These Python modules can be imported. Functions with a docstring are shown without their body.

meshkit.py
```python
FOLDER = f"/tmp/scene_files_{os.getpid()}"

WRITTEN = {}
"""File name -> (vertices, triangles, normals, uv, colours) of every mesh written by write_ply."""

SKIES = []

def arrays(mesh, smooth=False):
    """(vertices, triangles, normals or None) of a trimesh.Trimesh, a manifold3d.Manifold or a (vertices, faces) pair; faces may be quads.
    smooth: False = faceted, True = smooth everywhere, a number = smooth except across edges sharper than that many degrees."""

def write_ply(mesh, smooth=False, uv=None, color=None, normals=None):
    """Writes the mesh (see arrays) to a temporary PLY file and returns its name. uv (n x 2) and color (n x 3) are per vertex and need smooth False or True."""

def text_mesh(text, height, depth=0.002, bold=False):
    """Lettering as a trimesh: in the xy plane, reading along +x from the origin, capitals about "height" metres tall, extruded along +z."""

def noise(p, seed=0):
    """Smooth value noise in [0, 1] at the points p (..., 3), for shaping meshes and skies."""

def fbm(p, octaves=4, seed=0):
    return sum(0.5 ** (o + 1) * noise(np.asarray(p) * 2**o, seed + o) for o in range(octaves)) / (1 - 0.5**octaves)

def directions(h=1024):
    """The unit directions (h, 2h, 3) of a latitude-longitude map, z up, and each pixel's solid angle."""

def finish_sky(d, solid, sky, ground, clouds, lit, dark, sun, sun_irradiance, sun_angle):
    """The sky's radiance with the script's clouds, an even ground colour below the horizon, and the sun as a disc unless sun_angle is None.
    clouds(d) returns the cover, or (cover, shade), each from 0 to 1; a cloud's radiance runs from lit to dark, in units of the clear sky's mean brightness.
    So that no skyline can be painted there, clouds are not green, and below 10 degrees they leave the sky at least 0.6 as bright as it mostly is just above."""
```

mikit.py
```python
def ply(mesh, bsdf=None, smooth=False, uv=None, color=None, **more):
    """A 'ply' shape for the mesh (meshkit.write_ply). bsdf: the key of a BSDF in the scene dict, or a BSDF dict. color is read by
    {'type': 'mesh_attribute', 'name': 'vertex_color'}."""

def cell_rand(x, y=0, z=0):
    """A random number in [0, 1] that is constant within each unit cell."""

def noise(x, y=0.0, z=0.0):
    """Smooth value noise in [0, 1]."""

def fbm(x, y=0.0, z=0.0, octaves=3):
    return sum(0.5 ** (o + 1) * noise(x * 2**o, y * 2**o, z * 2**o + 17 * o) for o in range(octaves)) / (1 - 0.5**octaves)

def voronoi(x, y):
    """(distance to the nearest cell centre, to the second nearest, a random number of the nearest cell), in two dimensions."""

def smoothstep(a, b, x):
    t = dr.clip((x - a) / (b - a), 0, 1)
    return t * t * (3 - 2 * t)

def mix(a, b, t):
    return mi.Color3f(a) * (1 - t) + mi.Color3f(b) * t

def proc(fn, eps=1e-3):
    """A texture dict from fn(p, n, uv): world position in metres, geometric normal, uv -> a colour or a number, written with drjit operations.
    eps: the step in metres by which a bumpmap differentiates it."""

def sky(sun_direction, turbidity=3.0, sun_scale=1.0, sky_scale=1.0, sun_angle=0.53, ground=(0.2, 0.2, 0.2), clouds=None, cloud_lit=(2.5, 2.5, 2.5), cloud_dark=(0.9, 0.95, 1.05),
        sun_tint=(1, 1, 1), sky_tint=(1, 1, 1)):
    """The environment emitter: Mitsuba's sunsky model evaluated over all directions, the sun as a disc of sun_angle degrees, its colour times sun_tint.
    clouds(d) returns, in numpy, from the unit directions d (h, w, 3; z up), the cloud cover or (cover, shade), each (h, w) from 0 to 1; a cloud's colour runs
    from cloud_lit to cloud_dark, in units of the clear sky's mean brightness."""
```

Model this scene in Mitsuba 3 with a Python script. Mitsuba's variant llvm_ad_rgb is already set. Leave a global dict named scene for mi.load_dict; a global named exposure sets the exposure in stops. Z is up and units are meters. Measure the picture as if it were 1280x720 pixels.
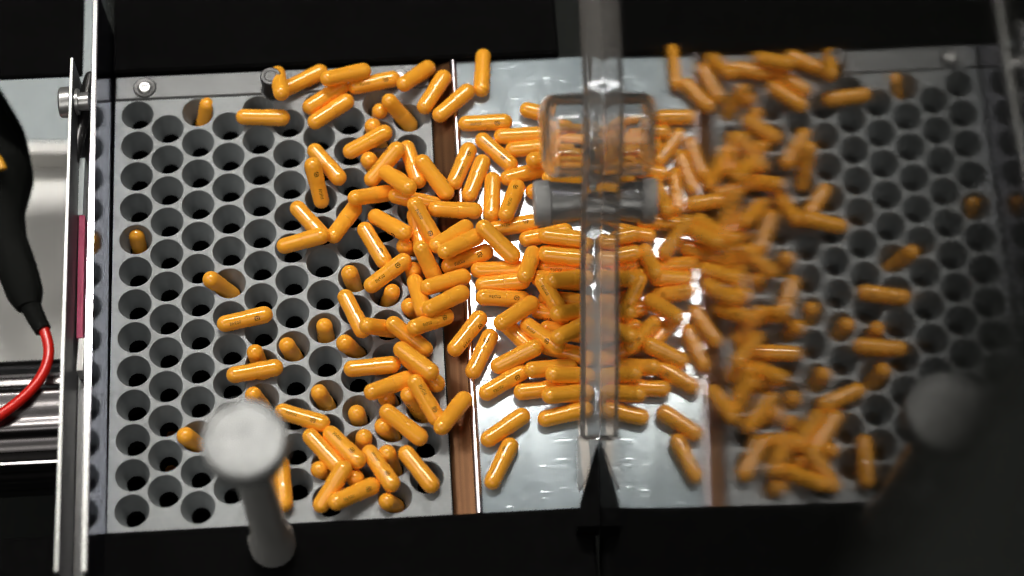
import math, random
import numpy as np, trimesh, mitsuba as mi, drjit as dr, mikit
from meshkit import fbm as nfbm
from shapely.geometry import Polygon, box as sbox
import manifold3d as m3

scene, labels = {}, {}
exposure = 0.5
rng = np.random.default_rng(7)

# ------------------------------------------------------------------ camera (all lengths in millimetres, written out in metres)
RM = np.array([[0.99779332, -0.06345001, 0.01955973], [-0.0492093, -0.90446363, -0.42370271], [0.04457501, 0.42180522, -0.9055901]])
CAM = np.array([97.233, -377.511, 648.902])
FPX = 2599.9
PITCH, COLW, HR = 12.4, 10.7386, 5.56
M44 = np.eye(4)
M44[:3, 0], M44[:3, 1], M44[:3, 2], M44[:3, 3] = -RM[0], -RM[1], RM[2], CAM / 1000
scene['camera'] = {'type': 'thinlens', 'fov': math.degrees(2 * math.atan(640 / FPX)), 'fov_axis': 'x', 'aperture_radius': 0.0085,
                   'focus_distance': 0.712, 'near_clip': 0.03, 'far_clip': 60.0, 'to_world': mi.ScalarTransform4f(M44.tolist())}


def ray(px, py, z):
    "the point at height z of the pixel (px, py) of the 1280 x 720 photograph; used for measuring places on the machine"
    d = np.array([(px - 640) / FPX, (py - 360) / FPX, 1.0]) @ RM
    return CAM + d * ((z - CAM[2]) / d[2])


def screen(p):
    q = RM @ (np.asarray(p, float) - CAM)
    return np.array([640 + FPX * q[0] / q[2], 360 + FPX * q[1] / q[2]])


# ------------------------------------------------------------------ materials
def principled(c, rough=0.4, **k):
    return {'type': 'principled', 'base_color': c if isinstance(c, dict) else {'type': 'rgb', 'value': list(c)}, 'roughness': rough, **k}


N, F, SS, MIX = mikit.noise, mikit.fbm, mikit.smoothstep, mikit.mix


def tex(fn, eps=1e-5):
    return mikit.proc(fn, eps)


def plate_col(p, n, uv):
    a = F(p.x * 900, p.y * 900, p.z * 900)
    w = SS(0.62, 0.8, F(p.x * 140, p.y * 140, 3.0))
    return MIX((0.195, 0.210, 0.216), (0.220, 0.233, 0.237), a) * (1 - 0.18 * w)


def steel_rough(p, n, uv):
    return 0.24 + 0.16 * F(p.x * 700, p.y * 90, p.z * 700)


def chute_col(p, n, uv):
    return MIX((0.300, 0.360, 0.395), (0.330, 0.390, 0.42), F(p.x * 260, p.y * 90, 0.0))


def chute_bump(p, n, uv):
    # shallow dents and scrape marks in the chute's sheet
    a = F(p.x * 120, p.y * 420, 1.0)
    s = SS(0.86, 0.93, N(p.x * 170, p.y * 900, 4.0))
    d = SS(0.90, 0.97, N(p.x * 420, p.y * 420, 9.0))
    return a * 0.006 + s * 0.07 - d * 0.08


def chute_rough(p, n, uv):
    return 0.11 + 0.05 * F(p.x * 200, p.y * 60, 2.0)


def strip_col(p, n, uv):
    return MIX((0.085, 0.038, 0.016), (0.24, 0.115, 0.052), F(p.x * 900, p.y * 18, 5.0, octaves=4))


def knurl_bump(p, n, uv):
    a = dr.sin((p.x + p.y * 0.7) * 9000)
    b = dr.sin((p.x - p.y * 0.7) * 9000)
    return dr.maximum(a, b) * 0.5


def brushed(p, n, uv):
    return 0.22 + 0.2 * F(p.x * 500, p.y * 500, p.z * 200)


def alu_col(p, n, uv):
    return MIX((0.20, 0.206, 0.205), (0.40, 0.405, 0.40), F(p.x * 260, p.y * 260, 2.0, octaves=4))


def paint_grey(p, n, uv):
    return MIX((0.29, 0.335, 0.35), (0.33, 0.375, 0.39), F(p.x * 30, p.y * 30, 1.0))


def black_and_shade(p, n, uv):  # colour of beams and foot; in the bores it stands in for shade
    return MIX((0.0018, 0.0018, 0.002), (0.003, 0.003, 0.003), F(p.x * 400, p.y * 400, 1.0))


ORANGE = (0.86, 0.275, 0.016)


def shell_col(p, n, uv):
    v = F(p.x * 60, p.y * 60, p.z * 60)
    return MIX((0.92, 0.380, 0.030), (0.94, 0.410, 0.037), v)


def marks(uv):
    "1 where the dark ink lies; uv.x = turn round the shell (0.25 = print side), uv.y = millimetres along it (from -9.65 to 9.65)"
    s = (uv.x - 0.25) * 18.6 * 1.25          # millimetres round
    x = uv.y * 1.2
    # a squarish flower emblem near one end
    ex, es = x - 5.0, s
    r = dr.maximum(dr.abs(ex), dr.abs(es))
    rr = dr.sqrt(ex * ex + es * es)
    emb = (r < 1.05) & ((r > 0.62) | (rr < 0.42)) & ~((dr.abs(ex) < 0.14) & (es > 0.4)) & ~((r > 0.85) & (dr.abs(dr.abs(ex) - dr.abs(es)) < 0.24))
    # a row of five small characters near the other end, too small to read in the photograph
    k = dr.floor((x + 6.3) / 0.95)
    cx = (x + 6.3) - k * 0.95
    row = dr.floor((s + 0.75) / 0.3)
    col = dr.floor(cx / 0.235)
    on = (mikit.cell_rand(k, row, col) > 0.42) | (col < 1)
    txt = on & (k >= 0) & (k < 5) & (dr.abs(s) < 0.75) & (cx < 0.72) & (col < 3)
    return emb, txt


def print_col(p, n, uv):
    emb, txt = marks(uv)
    base = shell_col(p, n, uv)
    ink = mi.Color3f(0.07, 0.028, 0.010)
    k = dr.select(emb, mi.Float(0.9), dr.select(txt, mi.Float(0.72), mi.Float(0)))
    return base * (1 - k) + ink * k


def bsdf(key, d, two=False):
    scene[key] = {'type': 'twosided', 'b': d} if two else d
    return key


bsdf('mat_plate', principled(tex(plate_col), 0.4, specular=0.3), True)
bsdf('mat_margin', principled([0.08, 0.084, 0.086], 0.4, metallic=0.2), True)
bsdf('mat_chute', {'type': 'bumpmap', 'arbitrary': tex(chute_bump, 6e-5), 'scale': 0.00012,
                   'b': principled(tex(chute_col), tex(chute_rough), specular=0.8, metallic=0.22)}, True)
bsdf('mat_steel', {'type': 'roughconductor', 'material': 'Cr', 'alpha': 0.14, 'distribution': 'ggx'}, True)
bsdf('mat_polished', {'type': 'roughconductor', 'material': 'Cr', 'alpha': 0.05, 'distribution': 'ggx'}, True)
bsdf('mat_wall_steel', {'type': 'roughconductor', 'material': 'Cr', 'alpha': 0.012, 'distribution': 'ggx'}, True)
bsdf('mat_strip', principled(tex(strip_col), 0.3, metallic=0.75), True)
bsdf('mat_roller', {'type': 'roughconductor', 'material': 'Cr', 'alpha': 0.07, 'distribution': 'ggx', 'specular_reflectance': {'type': 'rgb', 'value': [0.22, 0.22, 0.21]}}, True)
bsdf('mat_alu', principled(tex(alu_col), 0.5, metallic=0.35, specular=0.4), True)
bsdf('mat_alu_bright', principled([0.72, 0.72, 0.70], 0.3, metallic=0.6), True)
bsdf('mat_edge', principled([0.42, 0.42, 0.405], 0.35, metallic=0.4), True)
bsdf('mat_standoff', principled([0.50, 0.50, 0.49], 0.3, metallic=0.75), True)
bsdf('mat_knurl', {'type': 'bumpmap', 'arbitrary': tex(knurl_bump, 3e-5), 'scale': 0.00025, 'b': principled([0.5, 0.5, 0.49], 0.42, metallic=0.35)}, True)
bsdf('mat_black', principled(tex(black_and_shade), 0.9, specular=0.03), True)
bsdf('mat_rubber', principled([0.012, 0.012, 0.012], 0.5), True)
bsdf('mat_oxide', principled([0.03, 0.03, 0.03], 0.3, metallic=0.5), True)
bsdf('mat_sleeve', principled([0.004, 0.0045, 0.004], 0.8, specular=0.1), True)
bsdf('mat_red', principled([0.62, 0.012, 0.006], 0.3, clearcoat=0.4), True)
bsdf('mat_yellow', principled([0.65, 0.30, 0.02], 0.4), True)
bsdf('mat_grey', principled(tex(paint_grey), 0.5), True)
bsdf('mat_white', principled([0.66, 0.65, 0.62], 0.35), True)
bsdf('mat_cream', principled([0.74, 0.69, 0.62], 0.5), True)
bsdf('mat_ledge_lit', principled([0.70, 0.69, 0.66], 0.4), True)  # paler than the cover, paints in its front edge being lit
bsdf('mat_magenta', principled([0.36, 0.003, 0.07], 0.5), True)
bsdf('mat_teal', principled([0.40, 0.46, 0.46], 0.4), True)
bsdf('mat_dark', principled([0.010, 0.0115, 0.0105], 0.8, specular=0.1), True)
bsdf('mat_channel', principled([0.10, 0.10, 0.10], 0.25, metallic=0.8), True)
bsdf('mat_shell', principled(tex(shell_col), 0.15, specular=0.5), True)
bsdf('mat_shell_print', principled(tex(print_col), 0.15, specular=0.5), True)
bsdf('mat_acrylic', {'type': 'roughdielectric', 'alpha': 0.0006, 'distribution': 'ggx', 'int_ior': 1.49, 'ext_ior': 1.0, 'specular_transmittance': {'type': 'rgb', 'value': [0.5, 0.5, 0.49]}})
bsdf('mat_acrylic_tint', {'type': 'blendbsdf', 'weight': 0.10, 'a': {'type': 'dielectric', 'int_ior': 1.49, 'ext_ior': 1.0}, 'b': {'type': 'twosided', 'b': {'type': 'diffuse', 'reflectance': {'type': 'rgb', 'value': [0.74, 0.70, 0.66]}}}})
bsdf('mat_acrylic_knob', {'type': 'blendbsdf', 'weight': 0.045, 'a': {'type': 'dielectric', 'int_ior': 1.49, 'ext_ior': 1.0}, 'b': {'type': 'twosided', 'b': {'type': 'diffuse', 'reflectance': {'type': 'rgb', 'value': [0.74, 0.70, 0.66]}}}})  # pale diffuse share stands in for reflections of bright surroundings
bsdf('mat_lamp_body', principled([0.7, 0.7, 0.7], 0.4), True)


# ------------------------------------------------------------------ helpers
def put(key, mesh, mat, smooth=30, uv=None, **k):
    m = mesh
    if hasattr(m, 'to_mesh'):
        q = m.to_mesh()
        m = trimesh.Trimesh(q.vert_properties[:, :3], q.tri_verts, process=False)
    m = trimesh.Trimesh(np.asarray(m.vertices) * 1e-3, m.faces, process=False)
    scene[key] = mikit.ply(m, mat, smooth=smooth, uv=uv, **k)


def tag(key, label=None, cat=None, group=None, kind=None):
    d = {}
    for a, b in (('label', label), ('category', cat), ('group', group), ('kind', kind)):
        if b:
            d[a] = b
    labels[key] = d


def bev(x0, x1, y0, y1, z0, z1, r=0.4):
    "a box with chamfered edges"
    a = m3.Manifold.cube((x1 - x0 - 2 * r, y1 - y0 - 2 * r, z1 - z0)).translate((x0 + r, y0 + r, z0))
    b = m3.Manifold.cube((x1 - x0 - 2 * r, y1 - y0, z1 - z0 - 2 * r)).translate((x0 + r, y0, z0 + r))
    c = m3.Manifold.cube((x1 - x0, y1 - y0 - 2 * r, z1 - z0 - 2 * r)).translate((x0, y0 + r, z0 + r))
    return m3.Manifold.batch_hull([a, b, c])


def lathe(profile, seg=64):
    "profile: (radius, height) pairs; turned round z"
    return trimesh.creation.revolve(np.array(profile, float), sections=seg)


def along_x(mesh, pos):
    "turns +z to -x and moves the mesh"
    m = mesh.copy()
    v = np.asarray(m.vertices)
    m.vertices = np.c_[-v[:, 2], v[:, 1], v[:, 0]] + np.asarray(pos)
    return m


def tube(points, radii, sides=20):
    p = np.asarray(points, float)
    n = len(p)
    t = np.gradient(p, axis=0)
    t /= np.linalg.norm(t, axis=1, keepdims=True)
    a = np.cross(t, [0.1, 0.2, 1.0]); a /= np.linalg.norm(a, axis=1, keepdims=True)
    b = np.cross(t, a)
    ang = np.arange(sides) * 2 * np.pi / sides
    v = (p[:, None] + np.broadcast_to(radii, n)[:, None, None] * (np.cos(ang)[None, :, None] * a[:, None] + np.sin(ang)[None, :, None] * b[:, None])).reshape(-1, 3)
    f = []
    for i in range(n - 1):
        for j in range(sides):
            k = (j + 1) % sides
            f += [[i * sides + j, i * sides + k, (i + 1) * sides + k], [i * sides + j, (i + 1) * sides + k, (i + 1) * sides + j]]
    v = np.vstack([v, p[:1], p[-1:]])
    for j in range(sides):
        k = (j + 1) % sides
        f += [[n * sides, k, j], [n * sides + 1, (n - 1) * sides + j, (n - 1) * sides + k]]
    m = trimesh.Trimesh(v, f, process=False)
    m.fix_normals()
    return m


def spline(pts, n):
    from scipy.interpolate import CubicSpline
    pts = np.asarray(pts, float)
    s = np.r_[0, np.cumsum(np.linalg.norm(np.diff(pts, axis=0), axis=1))]
    return CubicSpline(s, pts)(np.linspace(0, s[-1], n))


# ------------------------------------------------------------------ ceiling tube lamp and added fill lamps (outside the frame)
def lamp(name, x, y, z, ln, n, gap, power, label, rot=False):
    w = n * gap + 40
    def turn(m):
        if rot:
            m = m.copy(); v = np.asarray(m.vertices); m.vertices = np.c_[-v[:, 1], v[:, 0], v[:, 2]]
        m = m.copy(); m.vertices = np.asarray(m.vertices) + [x, y, z]
        return m
    h = trimesh.creation.box((ln + 60, w, 30)); h.apply_translation((0, 0, 45))
    put(f'{name}__housing', turn(h), 'mat_lamp_body', False)
    for i in range(n):
        c = trimesh.creation.cylinder(radius=13, height=ln, sections=14)
        v = np.asarray(c.vertices); c.vertices = np.c_[v[:, 2], v[:, 1] + (i - (n - 1) / 2) * gap, v[:, 0]]
        c.fix_normals()
        put(f'{name}__tube' + (f'_{i:03d}' if i else ''), turn(c), 'mat_lamp_body', 40, emitter={'type': 'area', 'radiance': {'type': 'rgb', 'value': [power, power * 0.965, power * 0.90]}})
    tag(name, label, 'lamp')


def soft(name, x, y, z, w, d, power, label):
    "an added fill light, a square diffusing pane facing the machine"
    t = np.array([100.0, -80.0, 0.0]) - [x, y, z]; t /= np.linalg.norm(t)
    a = np.cross(t, [0.0, 1.0, 0.1]); a /= np.linalg.norm(a); b = np.cross(t, a)
    Mx = np.stack([a, b, t], 1)
    def turn(m):
        m.vertices = np.asarray(m.vertices) @ Mx.T + [x, y, z]; return m
    h = trimesh.creation.box((w + 40, d + 40, 60)); h.apply_translation((0, 0, -34)); put(f'{name}__housing', turn(h), 'mat_lamp_body', False)
    g = trimesh.Trimesh([[-w / 2, -d / 2, 0], [w / 2, -d / 2, 0], [w / 2, d / 2, 0], [-w / 2, d / 2, 0]], [[0, 1, 2], [0, 2, 3]], process=False)
    put(f'{name}__diffuser', turn(g), 'mat_lamp_body', False, emitter={'type': 'area', 'radiance': {'type': 'rgb', 'value': [power, power * 0.97, power * 0.92]}})
    tag(name, label, 'lamp')


lamp('ceiling_lamp', 60, 680, 1600, 900, 3, 52, 62, 'three tube ceiling lamp over the back of the machine')
soft('added_fill_lamp', -1100, 100, 1700, 1200, 1200, 2.1, 'added square fill lamp high on the left of the machine')  # unseen fill lights added to brighten the metal and clear parts
soft('added_fill_lamp_001', -200, -1500, 1700, 1400, 1000, 1.1, 'added square fill lamp high in front of the machine')

# ------------------------------------------------------------------ setting
fl = trimesh.creation.box((6000, 6000, 20)); fl.apply_translation((100, 0, -260))
put('machine_floor', fl, 'mat_dark', False)
tag('machine_floor', kind='structure')

# ------------------------------------------------------------------ perforated plate
PX0, PX1, PY0, PY1 = -7.95, 104.5, -156.0, 5.95
RB = 3.1                              # radius of the lower bore
holes = {}
for i in range(10):
    for k in range(0, 15):
        j = 2 * k + (i % 2)
        y = -j * PITCH / 2
        if y - HR > PY0 + 0.5:
            holes[(i, j)] = (i * COLW, y)
SEG = 44
ANG = np.arange(SEG) * 2 * np.pi / SEG
CH = 0.2                             # worn chamfer at the rim
outer = sbox(PX0, PY0, PX1, PY1)
for (x, y) in holes.values():
    outer = outer.difference(Polygon(np.c_[x + (HR + CH) * np.cos(ANG), y + (HR + CH) * np.sin(ANG)]))
tv, tf = trimesh.creation.triangulate_polygon(outer, engine='earcut')
V, Fc = [np.c_[tv, np.zeros(len(tv))]], [np.asarray(tf)]
if np.cross(tv[tf[0][1]] - tv[tf[0][0]], tv[tf[0][2]] - tv[tf[0][0]]) < 0:
    Fc[0] = Fc[0][:, ::-1]
at = len(tv)
rings = [(HR + CH, 0), (HR, -CH), (HR - 0.1, -1.2), (RB + 0.1, -9.6)]
for (x, y) in holes.values():
    v = np.vstack([np.c_[x + r * np.cos(ANG), y + r * np.sin(ANG), np.full(SEG, z)] for r, z in rings])
    f = []
    for q in range(len(rings) - 1):
        j = np.arange(SEG); k = (j + 1) % SEG
        f.append(np.c_[q * SEG + j, (q + 1) * SEG + j, (q + 1) * SEG + k]); f.append(np.c_[q * SEG + j, (q + 1) * SEG + k, q * SEG + k])
    V.append(v); Fc.append(np.vstack(f)[:, ::-1] + at); at += len(v)
side = np.array([[PX0, PY0], [PX1, PY0], [PX1, PY1], [PX0, PY1]])
v = np.vstack([np.c_[side, np.zeros(4)], np.c_[side, np.full(4, -24.0)]])
f = []
for j in range(4):
    k = (j + 1) % 4
    f += [[j, 4 + j, 4 + k], [j, 4 + k, k]]
V.append(v); Fc.append(np.array(f) + at)
plate = trimesh.Trimesh(np.vstack(V), np.vstack(Fc), process=False)
put('hole_plate__perforated_sheet', plate, 'mat_plate', 25)
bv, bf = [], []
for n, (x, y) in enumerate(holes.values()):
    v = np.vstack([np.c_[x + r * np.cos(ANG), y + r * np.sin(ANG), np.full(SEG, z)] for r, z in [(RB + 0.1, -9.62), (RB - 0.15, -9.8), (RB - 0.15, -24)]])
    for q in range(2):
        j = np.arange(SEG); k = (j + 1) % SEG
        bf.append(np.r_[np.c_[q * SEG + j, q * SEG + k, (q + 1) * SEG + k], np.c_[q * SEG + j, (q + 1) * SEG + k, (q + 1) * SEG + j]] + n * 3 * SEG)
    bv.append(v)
put('hole_plate__lower_bores', trimesh.Trimesh(np.vstack(bv), np.vstack(bf), process=False), 'mat_black', 40)  # shade down the holes put in as black, underside too
put('hole_plate__underside', trimesh.creation.box(bounds=[[PX0, PY0, -26], [PX1, PY1, -24.3]]), 'mat_black', False)
put('hole_plate__margin_bar', bev(PX0, PX1, PY1 + 0.1, 15.6, -24, 0.9, 0.5), 'mat_margin', 25)
tag('hole_plate', 'grey perforated plate of staggered round holes partly covered with orange capsules', 'perforated plate')


def screw(key, px, py, r, z=0.9, dark=False):
    c = ray(px, py, z)
    ring = lathe([(0, -0.2), (r * 0.5, -0.2), (r * 0.62, 0.3), (r * 0.9, 0.35), (r, 0.05), (r, -0.3)], 40)
    ring.apply_translation([c[0], c[1], z + 0.05])
    put(key, ring, 'mat_oxide')
    head = lathe([(0.0, 0.25), (r * 0.2, 0.25), (r * 0.28, 0.75), (r * 0.45, 0.75), (r * 0.55, 0.45), (r * 0.55, 0.0)], 40)
    head.apply_translation([c[0], c[1], z + 0.1])
    put(key + '__screw_head', head, 'mat_standoff')


screw('hole_plate__screw', 181, 110, 4.1)
screw('hole_plate__screw_001', 499, 97, 3.6)
c = ray(341, 112, 0.9)
peg = lathe([(0, 9.5), (2.0, 9.5), (2.1, 7), (2.3, 9.6), (3.3, 9.6), (3.7, 9.2), (3.7, 0.1), (4.3, 0.0)], 40)
peg.apply_translation([c[0], c[1], 0.9])
put('hole_plate__cap_screw', peg, 'mat_oxide')
tag('hole_plate__cap_screw', 'tall black cap screw at the rear edge of the plate')

# ------------------------------------------------------------------ added black beams, made up to keep the view dark past the plate
put('added_rear_beam', bev(-8.6, 152, 16.2, 66, -30, 3.5, 1.0), 'mat_black', 25)
put('added_rear_beam__wing', bev(-78, -19.6, 16.2, 66, 0.6, 3.5, 0.6), 'mat_black', 25)
tag('added_rear_beam', 'added black beam across the back of the machine behind the perforated plate', 'added beam')
put('added_front_beam', bev(-78, 150.5, -210, -156.7, -30, 3.0, 1.0), 'mat_black', 25)
tag('added_front_beam', 'added black beam across the front of the machine before the perforated plate', 'added beam')

# ------------------------------------------------------------------ chute
prof = [(105.2, -6.0), (112.0, 1.2)]
def sheet(x0, z0, x1, z1, y0, y1, t, ny=2):
    d = np.array([x1 - x0, z1 - z0]); nrm = np.array([d[1], -d[0]]) / np.linalg.norm(d) * t
    pts = np.array([[x0, z0], [x1, z1], [x1 + nrm[0], z1 + nrm[1]], [x0 + nrm[0], z0 + nrm[1]]])
    m = trimesh.creation.extrude_polygon(Polygon(pts), y1 - y0)
    v = np.asarray(m.vertices); m.vertices = np.c_[v[:, 0], y1 - v[:, 2], v[:, 1]]
    m.fix_normals()
    return m
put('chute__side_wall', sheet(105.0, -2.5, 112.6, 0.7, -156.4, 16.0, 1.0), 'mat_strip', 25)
put('chute__lip', tube([(113.4, y, 0.75) for y in np.linspace(-156.4, 16, 12)], 1.25, 18), 'mat_polished', 60)
put('chute__floor', trimesh.creation.box(bounds=[[114.3, -156.4, -1.6], [162.0, 16.0, 0.0]]), 'mat_chute', False)
# narrow cream tape along the clear panel's foot
a, b = ray(705.5, 532, 0.15), ray(707.5, 634, 0.15)
put('chute__tape', trimesh.creation.box(bounds=[[148.0, -156.2, 0.05], [150.9, -118.0, 0.3]]), 'mat_cream', False)
tag('chute', 'pale blue grey sheet metal chute under the heap of capsules', 'chute')
tag('chute__tape', 'narrow cream tape strip on the chute floor')

# ------------------------------------------------------------------ clear panel (slightly bent acrylic sheet standing on the chute, its face a mirror at this low angle)
from scipy.interpolate import CubicSpline
KN = np.array([0, 150, 240, 290, 330, 370, 410, 460, 520.])
MX = CubicSpline(KN, [155.949, 153.687, 152.057, 150.930, 150.000, 149.123, 148.367, 147.460, 146.192], bc_type='natural')


def face_x(y, z):
    Y = (y + 100) / 100
    return MX(z) + 6.191 * Y - 1.0797 * Y * z / 100


def panel_mesh(t=4.0, ny=40, nz=120):
    ys, zs = np.linspace(-306, 70, ny), np.linspace(0.4, 540, nz)
    Y, Z = np.meshgrid(ys, zs, indexing='ij')
    X = face_x(Y, Z)
    A = np.stack([X, Y, Z], -1).reshape(-1, 3)
    Bk = A + [t, 0, 0]
    i, j = np.meshgrid(np.arange(ny - 1), np.arange(nz - 1), indexing='ij')
    q = np.stack([i * nz + j, i * nz + j + 1, (i + 1) * nz + j + 1, (i + 1) * nz + j], -1).reshape(-1, 4)
    fa = np.vstack([q[:, [0, 1, 2]], q[:, [0, 2, 3]]])
    n = len(A)
    fb = fa[:, ::-1] + n
    loop = [k for k in range(0, nz)] + [i * nz + nz - 1 for i in range(1, ny)] + [(ny - 1) * nz + k for k in range(nz - 2, -1, -1)] + [i * nz for i in range(ny - 2, 0, -1)]
    fs = []
    for a_, b_ in zip(loop, loop[1:] + loop[:1]):
        fs += [[a_, b_ + n, b_], [a_, a_ + n, b_ + n]]
    m = trimesh.Trimesh(np.vstack([A, Bk]), np.vstack([fa, fb, fs]), process=False)
    m.fix_normals()
    return m


put('machine_guard__panel', panel_mesh(), 'mat_acrylic', 40)
tag('machine_guard', 'tall clear acrylic machine guard on the chute mirroring the capsules and plate', 'machine guard')

# clear bent rod on the panel's face, with a black foot
def rod_at(py, z):
    p = ray(742, py, z); return np.array([face_x(p[1], z), p[1], z])


RODP = spline([rod_at(-120, 100), rod_at(60, 98), rod_at(168, 94), rod_at(250, 66), rod_at(400, 40), rod_at(545, 16)], 60)
RODW = 6.6
def bar(pts, w, h, chamfer=1.6):
    sec = np.array([[-w, -h / 2 + chamfer], [-w + chamfer, -h / 2], [-0.15, -h / 2], [-0.15, h / 2], [-w + chamfer, h / 2], [-w, h / 2 - chamfer]])
    pts = np.asarray(pts)
    t = np.gradient(pts, axis=0); t[:, 0] = 0; t /= np.linalg.norm(t, axis=1, keepdims=True)
    up = np.cross(t, [1, 0, 0]); up *= np.sign(up[:, 2:3])
    v = (pts[:, None] + sec[None, :, :1] * [1, 0, 0] + sec[None, :, 1:] * up[:, None]).reshape(-1, 3)
    n, s = len(pts), len(sec)
    f = []
    for i in range(n - 1):
        for j in range(s):
            k = (j + 1) % s
            f += [[i * s + j, i * s + k, (i + 1) * s + k], [i * s + j, (i + 1) * s + k, (i + 1) * s + j]]
    for j in range(1, s - 1):
        f += [[0, j + 1, j], [(n - 1) * s, (n - 1) * s + j, (n - 1) * s + j + 1]]
    m = trimesh.Trimesh(v, f, process=False)
    m.fix_normals()
    return m


put('machine_guard__arm__rod', bar(RODP, RODW, 5.0), 'mat_acrylic_tint', 30)


def wedge(xy0, z0, z1):
    m = trimesh.creation.extrude_polygon(Polygon(xy0), z1 - z0)
    m.apply_translation((0, 0, z0))
    return m


def pxy(pts, z):
    return [tuple(ray(a, b, z)[:2]) for a, b in pts]


def onface(py, z, off=0.3):
    p = ray(744, py, z); return (face_x(p[1], z) - off, p[1])


zf = 12.0
foot = Polygon([onface(556, zf), onface(575, zf), onface(600, zf), onface(660, zf)] + pxy([(722, 660), (725.5, 630), (732, 606), (739, 582)], zf))
put('machine_guard__arm__foot', wedge(list(foot.exterior.coords), 4.0, 14.0), 'mat_black', 25)
tip = Polygon([onface(547, 15.5), onface(553, 15.5)] + pxy([(738, 580), (731, 604), (724.5, 614), (721.5, 606), (720.5, 575), (721, 549)], 15.5))
put('machine_guard__arm__tip', wedge(list(tip.exterior.coords), 14.4, 18.0), 'mat_acrylic_tint', 25)
tag('machine_guard__arm', 'clear acrylic arm along the panel ending in a black foot')
tag('machine_guard__arm__foot', 'black wedge shaped foot')

# clear turned knob and knurled standoff on the panel
kc = ray(742, 168, 76); kx = face_x(kc[1], 76) - 0.2
kl = kx - ray(675, 168, 76)[0]
R = 13.2
def bell(r, h, fr):
    return [(r, h - fr)] + [(r - fr + fr * math.cos(t), h - fr + fr * math.sin(t)) for t in np.linspace(0.15, math.pi / 2, 9)] + [(0, h)]


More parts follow.
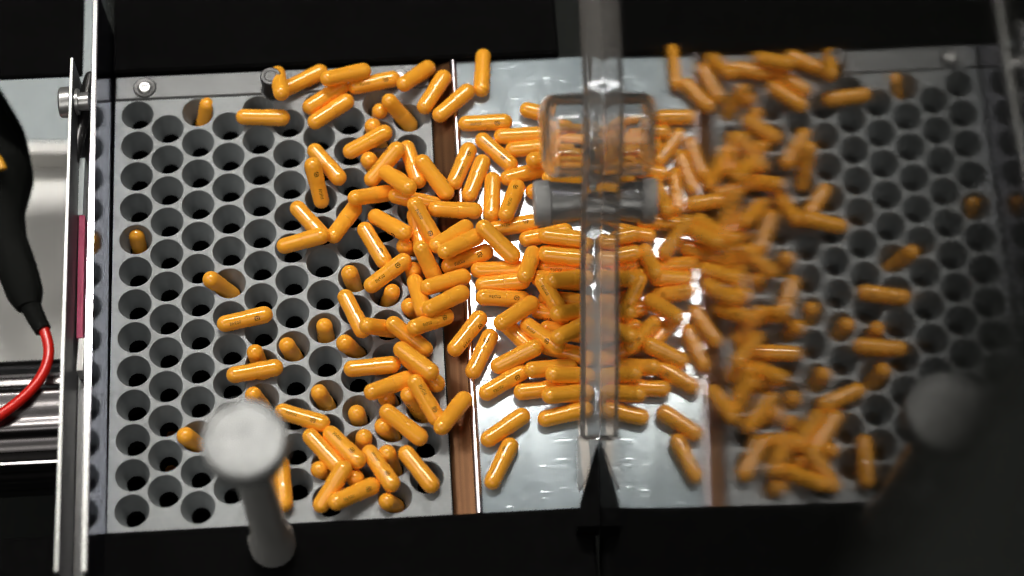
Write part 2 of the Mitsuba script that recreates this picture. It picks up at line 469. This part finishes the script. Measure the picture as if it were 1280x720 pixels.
prof = [(R - 1.8, 0.0), (R - 0.6, 0.0), (R, 0.6)] + bell(R, kl, 5) + bell(R - 1.8, kl - 2.2, 3.4)[::-1] + [(R - 1.8, 0.0)]
put('machine_guard__knob', along_x(lathe(prof, 72), (kx, kc[1], 76)), 'mat_acrylic_knob', 30)
tag('machine_guard__knob', 'clear turned acrylic knob')
sc_ = ray(744, 251, 50); sx = face_x(sc_[1], 50) - 0.2
sl = sx - ray(667, 251, 50)[0]
prof = [(0, 0), (5.6, 0), (5.8, 0.5), (6.0, sl * 0.35), (6.9, sl * 0.72), (6.9, sl * 0.73), (0, sl * 0.73)]
put('machine_guard__standoff__shank', along_x(lathe(prof, 64), (sx, sc_[1], 50)), 'mat_standoff', 30)
prof = [(0, sl * 0.735), (7.0, sl * 0.735), (7.5, sl * 0.76), (7.5, sl * 0.95), (6.9, sl), (3, sl), (2.8, sl - 1), (0, sl - 1)]
put('machine_guard__standoff__knurled_end', along_x(lathe(prof, 64), (sx, sc_[1], 50)), 'mat_knurl', 30)
tag('machine_guard__standoff', 'grey metal standoff with a knurled end')

# ------------------------------------------------------------------ steel post knob at the front
kp = np.array([46.0, -164.3])
kr = 12.3
prof = [(0, 100.0), (kr - 2.6, 100.0), (kr - 2.2, 100.5), (kr - 1.2, 100.5), (kr - 0.2, 99.6), (kr, 98.6), (kr, 93.0), (kr - 1.2, 91.6), (6.0, 91.4), (0, 91.4)]
m = lathe(prof, 96); m.apply_translation((*kp, 0)); put('post_knob__cap', m, 'mat_alu', 28)
prof = [(0, 91.3), (5.6, 91.3), (5.6, 20), (7.4, 12), (7.4, 3.2), (0, 3.2)]
m = lathe(prof, 64); m.apply_translation((*kp, 0)); put('post_knob__post', m, 'mat_alu_bright', 28)
tag('post_knob', 'round brushed metal knob on a post above the left holes', 'knob')

# ------------------------------------------------------------------ left rail: two upright steel strips, a channel between them
def wallbar(px_bottom, px_top, z, t):
    p0, p1 = ray(*px_bottom, z), ray(*px_top, z)
    return p0, p1


def upright(pa, pb, t, z0, z1):
    "an upright strip whose right top edge runs from pa to pb"
    d = (pb - pa)[:2]; d /= np.linalg.norm(d)
    n = np.array([-d[1], d[0]])
    if n[0] > 0:
        n = -n
    a = pa[:2] - d * 22; b = pb[:2] + d * 34
    m = trimesh.creation.extrude_polygon(Polygon([a, b, b + n * t, a + n * t]).buffer(-0.25).buffer(0.25, join_style=1), z1 - z0)
    m.apply_translation((0, 0, z0))
    return m


ZW = 28.0
wa, wb = ray(110.5, 630, ZW), ray(121, 95, ZW)
def leaning(pa, pb, t, lean, z0, z1):
    "a strip leaning outwards: its right face runs from pa, pb at z1 to points further right by lean at z = 0"
    d = (pb - pa)[:2]; d /= np.linalg.norm(d)
    a = pa[:2] - d * 22; b = pb[:2] + d * 34
    v = []
    for z in (z1, 0.0, z0):
        k = lean * min(1, (z1 - z) / z1)
        v += [[a[0] + k, a[1], z], [b[0] + k, b[1], z], [b[0] + k - t, b[1], z], [a[0] + k - t, a[1], z]]
    f = [[0, 1, 2], [0, 2, 3], [8, 10, 9], [8, 11, 10]]
    for q in (0, 4):
        for m_ in range(4):
            n_ = (m_ + 1) % 4
            f += [[q + m_, q + 4 + m_, q + 4 + n_], [q + m_, q + 4 + n_, q + n_]]
    m = trimesh.Trimesh(v, f, process=False); m.fix_normals(); return m


put('side_rail__inner_strip', leaning(wa, wb, 1.9, 1.15, -24, ZW), 'mat_wall_steel', False)
put('side_rail__inner_edge', upright(wa + [-0.35, 0, 0], wb + [-0.35, 0, 0], 1.3, ZW + 0.02, ZW + 0.35), 'mat_edge', 25)
oa, ob = ray(75, 630, ZW), ray(88.5, 180, ZW)
put('side_rail__outer_strip', upright(oa, ob, 1.1, -40, ZW), 'mat_margin', 25)
put('side_rail__outer_edge', upright(oa + [-0.1, 0, 0], ob + [-0.1, 0, 0], 0.9, ZW + 0.02, ZW + 0.3), 'mat_edge', 25)
ca = ray(92, 630, 6)
ch = trimesh.creation.extrude_polygon(Polygon([oa[:2] + [0.3, -20], ob[:2] + [0.3, 20], wb[:2] + [-2.5, 6], wa[:2] + [-2.5, -20]]), 1.5); ch.apply_translation((0, 0, 2))
put('side_rail__channel', ch, 'mat_channel', 25)
tag('side_rail', 'pair of upright bright steel strips along the left edge of the plate', 'guard rail')


def tape(key, y0, y1, w0, mat, label):
    z = 12.0
    pa, pb = ray(99.5, y1, z), ray(102.5, y0, z)
    t = Polygon([pa[:2] + [-1.2, 0], pa[:2] + [w0, 0], pb[:2] + [w0, 0], pb[:2] + [-1.2, 0]])
    m = trimesh.creation.extrude_polygon(t, 7.5); m.apply_translation((0, 0, z - 8.2))
    put(key, m, mat, 25)
    tag(key, label)


tape('side_rail__block', 268, 421, 0.9, 'mat_magenta', 'magenta block inside the rail channel')
tape('side_rail__reflection_001', 196, 267.4, 0.9, 'mat_teal', 'pale grey strip standing for a reflection inside the rail channel')  # reflection between the strips built as a pale solid
tape('side_rail__reflection_002', 421.6, 462, 0.9, 'mat_white', 'white strip standing for a reflection inside the rail channel')  # white solid in place of a reflected patch

bc = ray(90, 124, 24)
prof = [(0, 0), (3.2, 0), (3.2, 3.4), (4.6, 3.4), (4.6, 4.4), (3.6, 4.5), (3.6, 5.6), (4.9, 5.7), (5.4, 6.1), (5.4, 9.4), (4.8, 10.0), (0, 10.0)]
put('rail_bolt', along_x(lathe(prof, 40), (bc[0] + 5.5, bc[1], 22)), 'mat_standoff', 28)
tag('rail_bolt', 'grey metal bolt through the top of the left steel rail', 'bolt')
br = m3.Manifold.batch_hull([m3.Manifold.sphere(2.0, 16).translate(tuple(ray(92, 200, 14))), m3.Manifold.sphere(2.6, 16).translate(tuple(ray(100, 160, 14))), m3.Manifold.sphere(2.0, 16).translate(tuple(ray(108, 110, 14))), m3.Manifold.sphere(2.0, 16).translate(tuple(ray(113, 96, 14)))])
put('side_rail__bracket', br, 'mat_oxide', 60)

# ------------------------------------------------------------------ left background, below the rail
ZB = -110.0
def slab(pts, z, t=3.0):
    m = trimesh.creation.extrude_polygon(Polygon([tuple(ray(a, b, z)[:2]) for a, b in pts]), t)
    m.apply_translation((0, 0, z - t)); return m


put('back_cover__panel', slab([(-120, -160), (120, -160), (120, 176), (-120, 176)], ZB + 12, 30), 'mat_grey', False)
put('back_cover__edge', slab([(-120, 177), (120, 177), (120, 191), (-120, 191)], ZB + 14, 32), 'mat_ledge_lit', False)
tag('back_cover', 'grey sheet cover, rolled front edge coloured pale as lit, in the upper left background', 'cover')
put('white_tray', slab([(-160, 176), (130, 176), (130, 470), (-160, 470)], ZB, 4), 'mat_white', False)
tag('white_tray', 'out of focus white tray behind the black cable sleeve', 'tray')

cy = ray(40, 535, -60)
th = np.linspace(0, 2 * np.pi, 260, endpoint=False)
rad = 24 + 0.5 * np.cos(13 * th) + 0.28 * np.cos(22 * th + 1) - 0.8 * (np.cos(5 * th + 0.6) > 0.9)
cl = trimesh.creation.extrude_polygon(Polygon(np.c_[rad * np.cos(th), rad * np.sin(th)]), 120)
v = np.asarray(cl.vertices); cl.vertices = np.c_[v[:, 2] - 135, v[:, 0] + cy[1], v[:, 1] - 60]
cl.fix_normals(); put('steel_roller', cl, 'mat_roller', 30)
tag('steel_roller', 'polished dark steel roller in the lower left corner', 'roller')

# cable
sp = [ray(-70, 110, -38), ray(-14, 235, -36), ray(8, 300, -34), ray(26, 350, -33), ray(36, 384, -33)]
q = spline(sp, 48)
rr = np.interp(np.linspace(0, 1, 48), [0, 0.3, 0.48, 0.62, 0.72, 0.85, 0.95, 1.0], [17, 19.5, 17.0, 9.6, 7.4, 7.2, 6.6, 4.5])
put('power_cable__sleeve', tube(q, rr, 28), 'mat_sleeve', 50)
put('power_cable__neck', tube(spline([ray(32, 364, -33), ray(40, 386, -33), ray(50, 406, -33), ray(54, 413, -33)], 14), np.linspace(4.1, 3.0, 14), 24), 'mat_sleeve', 50)
q = spline([ray(50, 402, -33), ray(57, 418, -33), ray(61, 440, -33), ray(54, 466, -33), ray(36, 490, -33), ray(14, 509, -33), ray(-40, 545, -33)], 60)
put('power_cable__wire', tube(q, 1.95, 20), 'mat_red', 60)
tag('power_cable', 'black cable sleeve with a red wire coming out of its end', 'cable')
tag('power_cable__wire', 'glossy red wire')
pc = ray(2, 204, -28)
put('power_cable__band', tube(spline([ray(-22, 186, -16), ray(-4, 198, -16), ray(3, 212, -17)], 12), 1.8, 16), 'mat_yellow', 60)

# ------------------------------------------------------------------ capsules
CL, CR = 19.3, 2.98
SEAM = 0.6                            # where the cap's edge lies along the shell


def shell(x0, x1, r, close0, close1, seg=36, nd=9):
    "half shell along x with a domed end; returns a mesh and uv (turn, millimetres along)"
    pr = []
    if close0:
        pr += [(x0 + r - r * math.cos(t), r * math.sin(t)) for t in np.linspace(0.02, math.pi / 2, nd)]
    else:
        pr += [(x0 + 0.25, r - 0.22), (x0, r - 0.12), (x0 + 0.12, r)]
    n_mid = 4
    xa, xb = pr[-1][0], (x1 - r if close1 else x1)
    pr += [(xa + (xb - xa) * t, r) for t in np.linspace(0, 1, n_mid + 1)[1:]]
    if close1:
        pr += [(x1 - r + r * math.sin(t), r * math.cos(t)) for t in np.linspace(0, math.pi / 2 - 0.02, nd)[1:]]
    pr = np.array(pr)
    a = np.linspace(0, 2 * np.pi, seg + 1)
    v = np.stack([np.broadcast_to(pr[:, :1], (len(pr), seg + 1)), pr[:, 1:] * np.cos(a), pr[:, 1:] * np.sin(a)], -1)
    uv = np.stack([np.broadcast_to(a / (2 * np.pi), v.shape[:2]), v[..., 0]], -1)
    n, s = len(pr), seg + 1
    i, j = np.meshgrid(np.arange(n - 1), np.arange(seg), indexing='ij')
    q = np.stack([i * s + j, i * s + j + 1, (i + 1) * s + j + 1, (i + 1) * s + j], -1).reshape(-1, 4)
    f = np.vstack([q[:, [0, 1, 2]], q[:, [0, 2, 3]]])
    v = v.reshape(-1, 3)
    c = v[f].mean(1); nn = np.cross(v[f[:, 1]] - v[f[:, 0]], v[f[:, 2]] - v[f[:, 0]])
    if (nn[:, 1] * c[:, 1] + nn[:, 2] * c[:, 2]).sum() < 0:
        f = f[:, ::-1]
    return trimesh.Trimesh(v * 1e-3, f, process=False), uv.reshape(-1, 2)


SH = {}
for nm, args in (('cap', (SEAM, CL / 2, CR, False, True)), ('body', (-CL / 2, SEAM + 0.6, CR - 0.15, True, False))):
    msh, uv = shell(*args)
    SH[nm, 0] = mikit.ply(msh, 'mat_shell', smooth=True, uv=uv)
    SH[nm, 1] = mikit.ply(msh, 'mat_shell_print', smooth=True, uv=uv)

HL = CL / 2 - CR
caps = []          # dicts: c (centre), d (axis, unit), pr (print shows), what


def segdist(p1, q1, p2, q2):
    d1, d2, r = q1 - p1, q2 - p2, p1 - p2
    a, e, f = (d1 * d1).sum(-1), (d2 * d2).sum(-1), (d2 * r).sum(-1)
    c, b = (d1 * r).sum(-1), (d1 * d2).sum(-1)
    den = np.maximum(a * e - b * b, 1e-9)
    s = np.clip((b * f - c * e) / den, 0, 1)
    t = (b * s + f) / e
    tc = np.clip(t, 0, 1)
    s = np.clip(np.where(t != tc, (b * tc - c) / a, s), 0, 1)
    return np.linalg.norm(p1 + s[..., None] * d1 - p2 - tc[..., None] * d2, axis=-1)


def clear(c, d, tol):
    if not caps:
        return True
    P = np.array([k['c'] - k['d'] * HL for k in caps]); Q = np.array([k['c'] + k['d'] * HL for k in caps])
    p, q = (c - d * HL)[None] + 0 * P, (c + d * HL)[None] + 0 * P
    return (segdist(p, q, P, Q) > 2 * CR - tol).all()


def lying(x1, y1, x2, y2, pr=0, zmin=0.0, dz=None, what='lie', flip=False, tol=0.9):
    "drops a capsule on what lies there already; (x1, y1) and (x2, y2) its two tips in the photograph"
    a, b = np.array([x1, y1], float), np.array([x2, y2], float)
    u = (b - a) / np.linalg.norm(b - a)
    a2, b2 = a + u * 10.4, b - u * 10.4
    best = None
    for lift in np.arange(0, 30, 0.35):
        for t in ((0, 2.2, -2.2, 4.4, -4.4) if dz is None else (dz,)):
            za, zb = zmin + CR + lift + max(0, -t), zmin + CR + lift + max(0, t)
            A, B = ray(*a2, za), ray(*b2, zb)
            d = (B - A) / np.linalg.norm(B - A)
            c = (A + B) / 2
            if clear(c, d, tol):
                best = (c, d); break
        if best:
            break
    c, d = best
    caps.append(dict(c=c, d=-d if flip else d, pr=pr, what=what, px=(a + b) / 2))


def standing(hx, hy, tx, ty, zt, pr=0, deep=False):
    "a capsule whose lower end is in a hole; (tx, ty) = middle of its upper dome in the photograph"
    h = ray(hx, hy, 0)[:2]
    k = min(holes, key=lambda q: (holes[q][0] - h[0]) ** 2 + (holes[q][1] - h[1]) ** 2)
    T, hxy = ray(tx, ty, zt), np.array(holes[k])
    e = hxy - T[:2]
    dist = min(np.linalg.norm(e), 10.5)
    e = e / max(np.linalg.norm(e), 1e-6) * dist
    d = np.array([e[0], e[1], -math.sqrt((2 * HL) ** 2 - dist ** 2)]) / (2 * HL)
    caps.append(dict(c=T + d * HL, d=d, pr=pr, what='hole', hole=k, px=np.array([tx, ty]), deep=deep))


# -- in the holes
for a in [(248, 140, 259, 132, -2), (170, 298, 171, 295, -5), (401, 250, 391, 207, 9, 1), (286, 355, 264, 349.5, 3), (405, 410, 405.5, 408, -1), (367, 434, 359, 432, 1), (322, 445, 319, 441, 1),
          (441, 347, 437, 342, 1.5), (450, 440, 431, 429, 2.5), (327, 497, 317, 494, 1.5), (408, 494.5, 399, 491, 1), (447, 515, 446, 517, -1), (248, 545, 232, 545, 2), (456, 555, 455, 547, 2),
          (450, 605, 444, 598, 1.5), (408, 590, 399, 587, 2), (467, 130, 475, 139, 1), (510, 148, 487, 127, 6), (470, 165, 466, 158, 2), (465, 205, 461, 200, 2), (508, 312, 506, 308, 2),
          (515, 387, 512, 383, 1.5), (489, 372, 490, 365, 1), (519, 345, 517, 338, 1), (487, 500, 483, 497, 1), (523, 512, 511, 494, 4), (488, 541, 479, 533, 1.5), (495, 580, 484, 567, 2),
          (493, 632, 484, 627, 2.5), (487, 212, 500, 226, 5),
          (207, 526, 212, 536, -19, 0, True), (206.5, 570, 211, 580, -19, 0, True), (246, 545, 252, 552, -19, 0, True)]:
    standing(*a)
caps = [k for n, k in enumerate(caps) if not (k['what'] == 'hole' and k.get('deep') and any(o is not k and o.get('hole') == k['hole'] for o in caps))]

# -- lying on the plate: (tips, print)
L0 = [(295, 146, 362.5, 147.5), (379, 139, 435, 103), (385, 158, 442, 121), (436, 110, 499, 97, 1), (406, 99, 458, 88), (352, 114, 407, 87), (365, 253, 410, 302), (413, 300, 447, 255),
      (271, 407, 341, 391, 1), (290, 469, 347, 459), (351, 514, 405, 530, 1), (383, 540, 427, 588), (505, 105, 535, 85), (346, 86, 353, 122),
      (460, 230, 501, 181), (505, 174, 527, 237), (452, 280, 484, 333, 1), (459, 265, 516, 297), (441, 248, 487, 241), (488, 243, 550, 258), (428, 364, 457, 420), (516, 260, 530, 322),
      (458, 407, 492, 412), (430, 462, 500, 455), (508, 447, 547, 481, 1), (475, 508, 534, 554), (499, 556, 548, 617), (515, 341, 533, 400), (488, 402, 535, 440), (351, 570, 356, 640)]
for a in L0:
    lying(*a)
L1 = [(386, 180, 431, 231), (346, 310, 411, 292), (405, 534, 456, 584, 1), (429, 194, 490, 161), (479, 213, 515, 238), (397, 638, 434, 579), (410, 632, 475, 603, 1), (456, 363, 513, 320, 1), (514, 411, 562, 394),
      (453, 553, 499, 618, 1), (454, 494, 520, 470), (514, 469, 551, 531, 1), (520, 192, 566, 252), (527, 312, 546, 352), (517, 253, 545, 302, 1)]
for a in L1:
    lying(*a)
LIPL = [(525, 142, 560, 88), (540, 152, 594, 106), (538, 261, 600, 264), (534, 314, 594, 277), (524, 362, 590, 343), (526, 391, 588, 361), (542, 546, 590, 487), (561, 446, 607, 388), (495, 432, 545, 470)]
for a in LIPL:
    lying(*a, zmin=1.2, what='lip')
CH0 = [(604, 70, 602, 112), (573, 155, 640, 152, 1), (564, 237, 590, 178), (583, 253, 607, 193), (594, 167, 647, 214, 1), (617, 171, 685, 168), (633, 188, 697, 182), (653, 136, 712, 150), (616, 213, 614, 280),
       (626, 225, 690, 208), (658, 240, 724, 236), (590, 338, 656, 336), (594, 357, 663, 350), (596, 371, 662, 375, 1), (587, 474, 617, 411, 1), (600, 556, 663, 513), (610, 613, 643, 546, 1), (598, 497, 662, 459),
       (643, 491, 712, 483), (676, 525, 738, 510), (655, 463, 722, 458), (631, 404, 664, 436), (676, 334, 742, 335, 1), (665, 347, 730, 354), (674, 318, 738, 306), (612, 288, 672, 277), (656, 201, 722, 196), (682, 410, 742, 420),
       (690, 372, 742, 378), (695, 434, 741, 446), (690, 268, 738, 262), (690, 175, 740, 178), (684, 222, 738, 226), (668, 388, 728, 396)]
for a in CH0:
    lying(*a, what='chute')
CH1 = [(545, 320, 607, 290), (550, 337, 618, 311, 1), (628, 280, 651, 222, 1), (614, 462, 678, 430), (614, 412, 677, 371), (674, 345, 708, 402, 1), (647, 398, 709, 442, 1), (653, 300, 712, 288), (598, 278, 647, 326),
       (692, 468, 741, 470), (680, 495, 740, 490), (655, 350, 668, 312), (690, 294, 740, 300), (700, 392, 741, 388), (690, 200, 739, 208), (680, 244, 736, 246), (700, 318, 741, 322), (706, 350, 742, 346), (694, 424, 741, 402), (700, 156, 738, 158)]
for a in CH1:
    lying(*a, what='chute')

# keep clear of the panel
for k in caps:
    for s in (-1, 1):
        e = k['c'] + s * k['d'] * HL
        over = e[0] + CR + 0.1 - face_x(e[1], e[2])
        if over > 0:
            k['c'] = k['c'] - [over, 0, 0]

dark_side = {}
names = {}
def orient(k):
    a, b = screen(k['c'] - k['d'] * HL), screen(k['c'] + k['d'] * HL)
    d = b - a
    ang = math.degrees(math.atan2(-d[1], d[0])) % 180
    return 'lying level' if ang < 20 or ang > 160 else 'slanting up-right' if ang < 62 else 'pointing frontward' if ang < 118 else 'slanting down-right'


ORD = ['', 'second ', 'third ', 'fourth ', 'fifth ', 'sixth ', 'seventh ', 'eighth ', 'ninth ', 'tenth ', 'eleventh ', 'twelfth ', 'thirteenth ', 'fourteenth ', 'fifteenth ', 'sixteenth ', 'seventeenth ', 'eighteenth ', 'nineteenth ', 'twentieth ', 'twenty-first ', 'twenty-second ', 'twenty-third ', 'twenty-fourth ']
NTH = ['first', 'second', 'third', 'fourth', 'fifth', 'sixth', 'seventh', 'eighth', 'ninth', 'tenth', 'eleventh', 'twelfth', 'thirteenth', 'fourteenth']
order = {}
for k in caps:
    if k['what'] != 'hole':
        order.setdefault((k['what'] if k['what'] != 'lie' else 'lie', orient(k)), []).append(k)
for (w, o), ks in order.items():
    ks.sort(key=lambda k: screen(k['c'])[1])
    place = {'lie': 'on the perforated plate', 'lip': 'across the chute lip', 'chute': 'in the chute heap'}[w]
    for n, k in enumerate(ks):
        m_ = len(ks) - 1 - n
        k['label'] = f"orange capsule {o} {place}, " + (f"{ORD[n]}rearmost of those" if n <= m_ else f"{ORD[m_]}frontmost of those")
        k['group'] = {'lie': 'capsules lying on the perforated plate', 'lip': 'capsules crossing the lip of the chute', 'chute': 'capsules heaped on the chute'}[w]
seen = {}
for k in caps:
    if k['what'] == 'hole':
        i, j = k['hole']
        deep = 'sunk deep' if k.get('deep') else 'standing'
        lab = f"orange capsule {deep} in the {NTH[j // 2]} hole of the {NTH[i]} hole column from the left"
        if lab in seen:
            lab = lab.replace(' from the left', '') + ', second of two'
        seen[lab] = 1
        k['label'], k['group'] = lab, 'capsules in the holes of the plate'

for n, k in enumerate(caps):
    key = 'capsule' + (f'_{n:03d}' if n else '')
    x = k['d']
    if k['what'] == 'hole' and rng.random() < 0.5:
        x = -x
    tocam = CAM - k['c']; tocam /= np.linalg.norm(tocam)
    up = tocam if k['pr'] else rng.normal(size=3)
    up = up - x * (up @ x); up /= np.linalg.norm(up)
    if k['pr']:
        ang = rng.uniform(-0.45, 0.45)
    else:
        ang = 0
    # local z is the print side
    y = np.cross(up, x)
    zz = up * math.cos(ang) + y * math.sin(ang)
    yy = np.cross(zz, x)
    T4 = np.eye(4); T4[:3, 0], T4[:3, 1], T4[:3, 2], T4[:3, 3] = x, yy, zz, k['c'] * 1e-3
    tw = mi.ScalarTransform4f(T4.tolist())
    pr = 1 if (k['pr'] or rng.random() < 0.35) else 0
    scene[key + '__body'] = {**SH['body', pr], 'to_world': tw}
    scene[key + '__cap'] = {**SH['cap', pr], 'to_world': tw}
    tag(key, k['label'], 'capsule', k['group'])
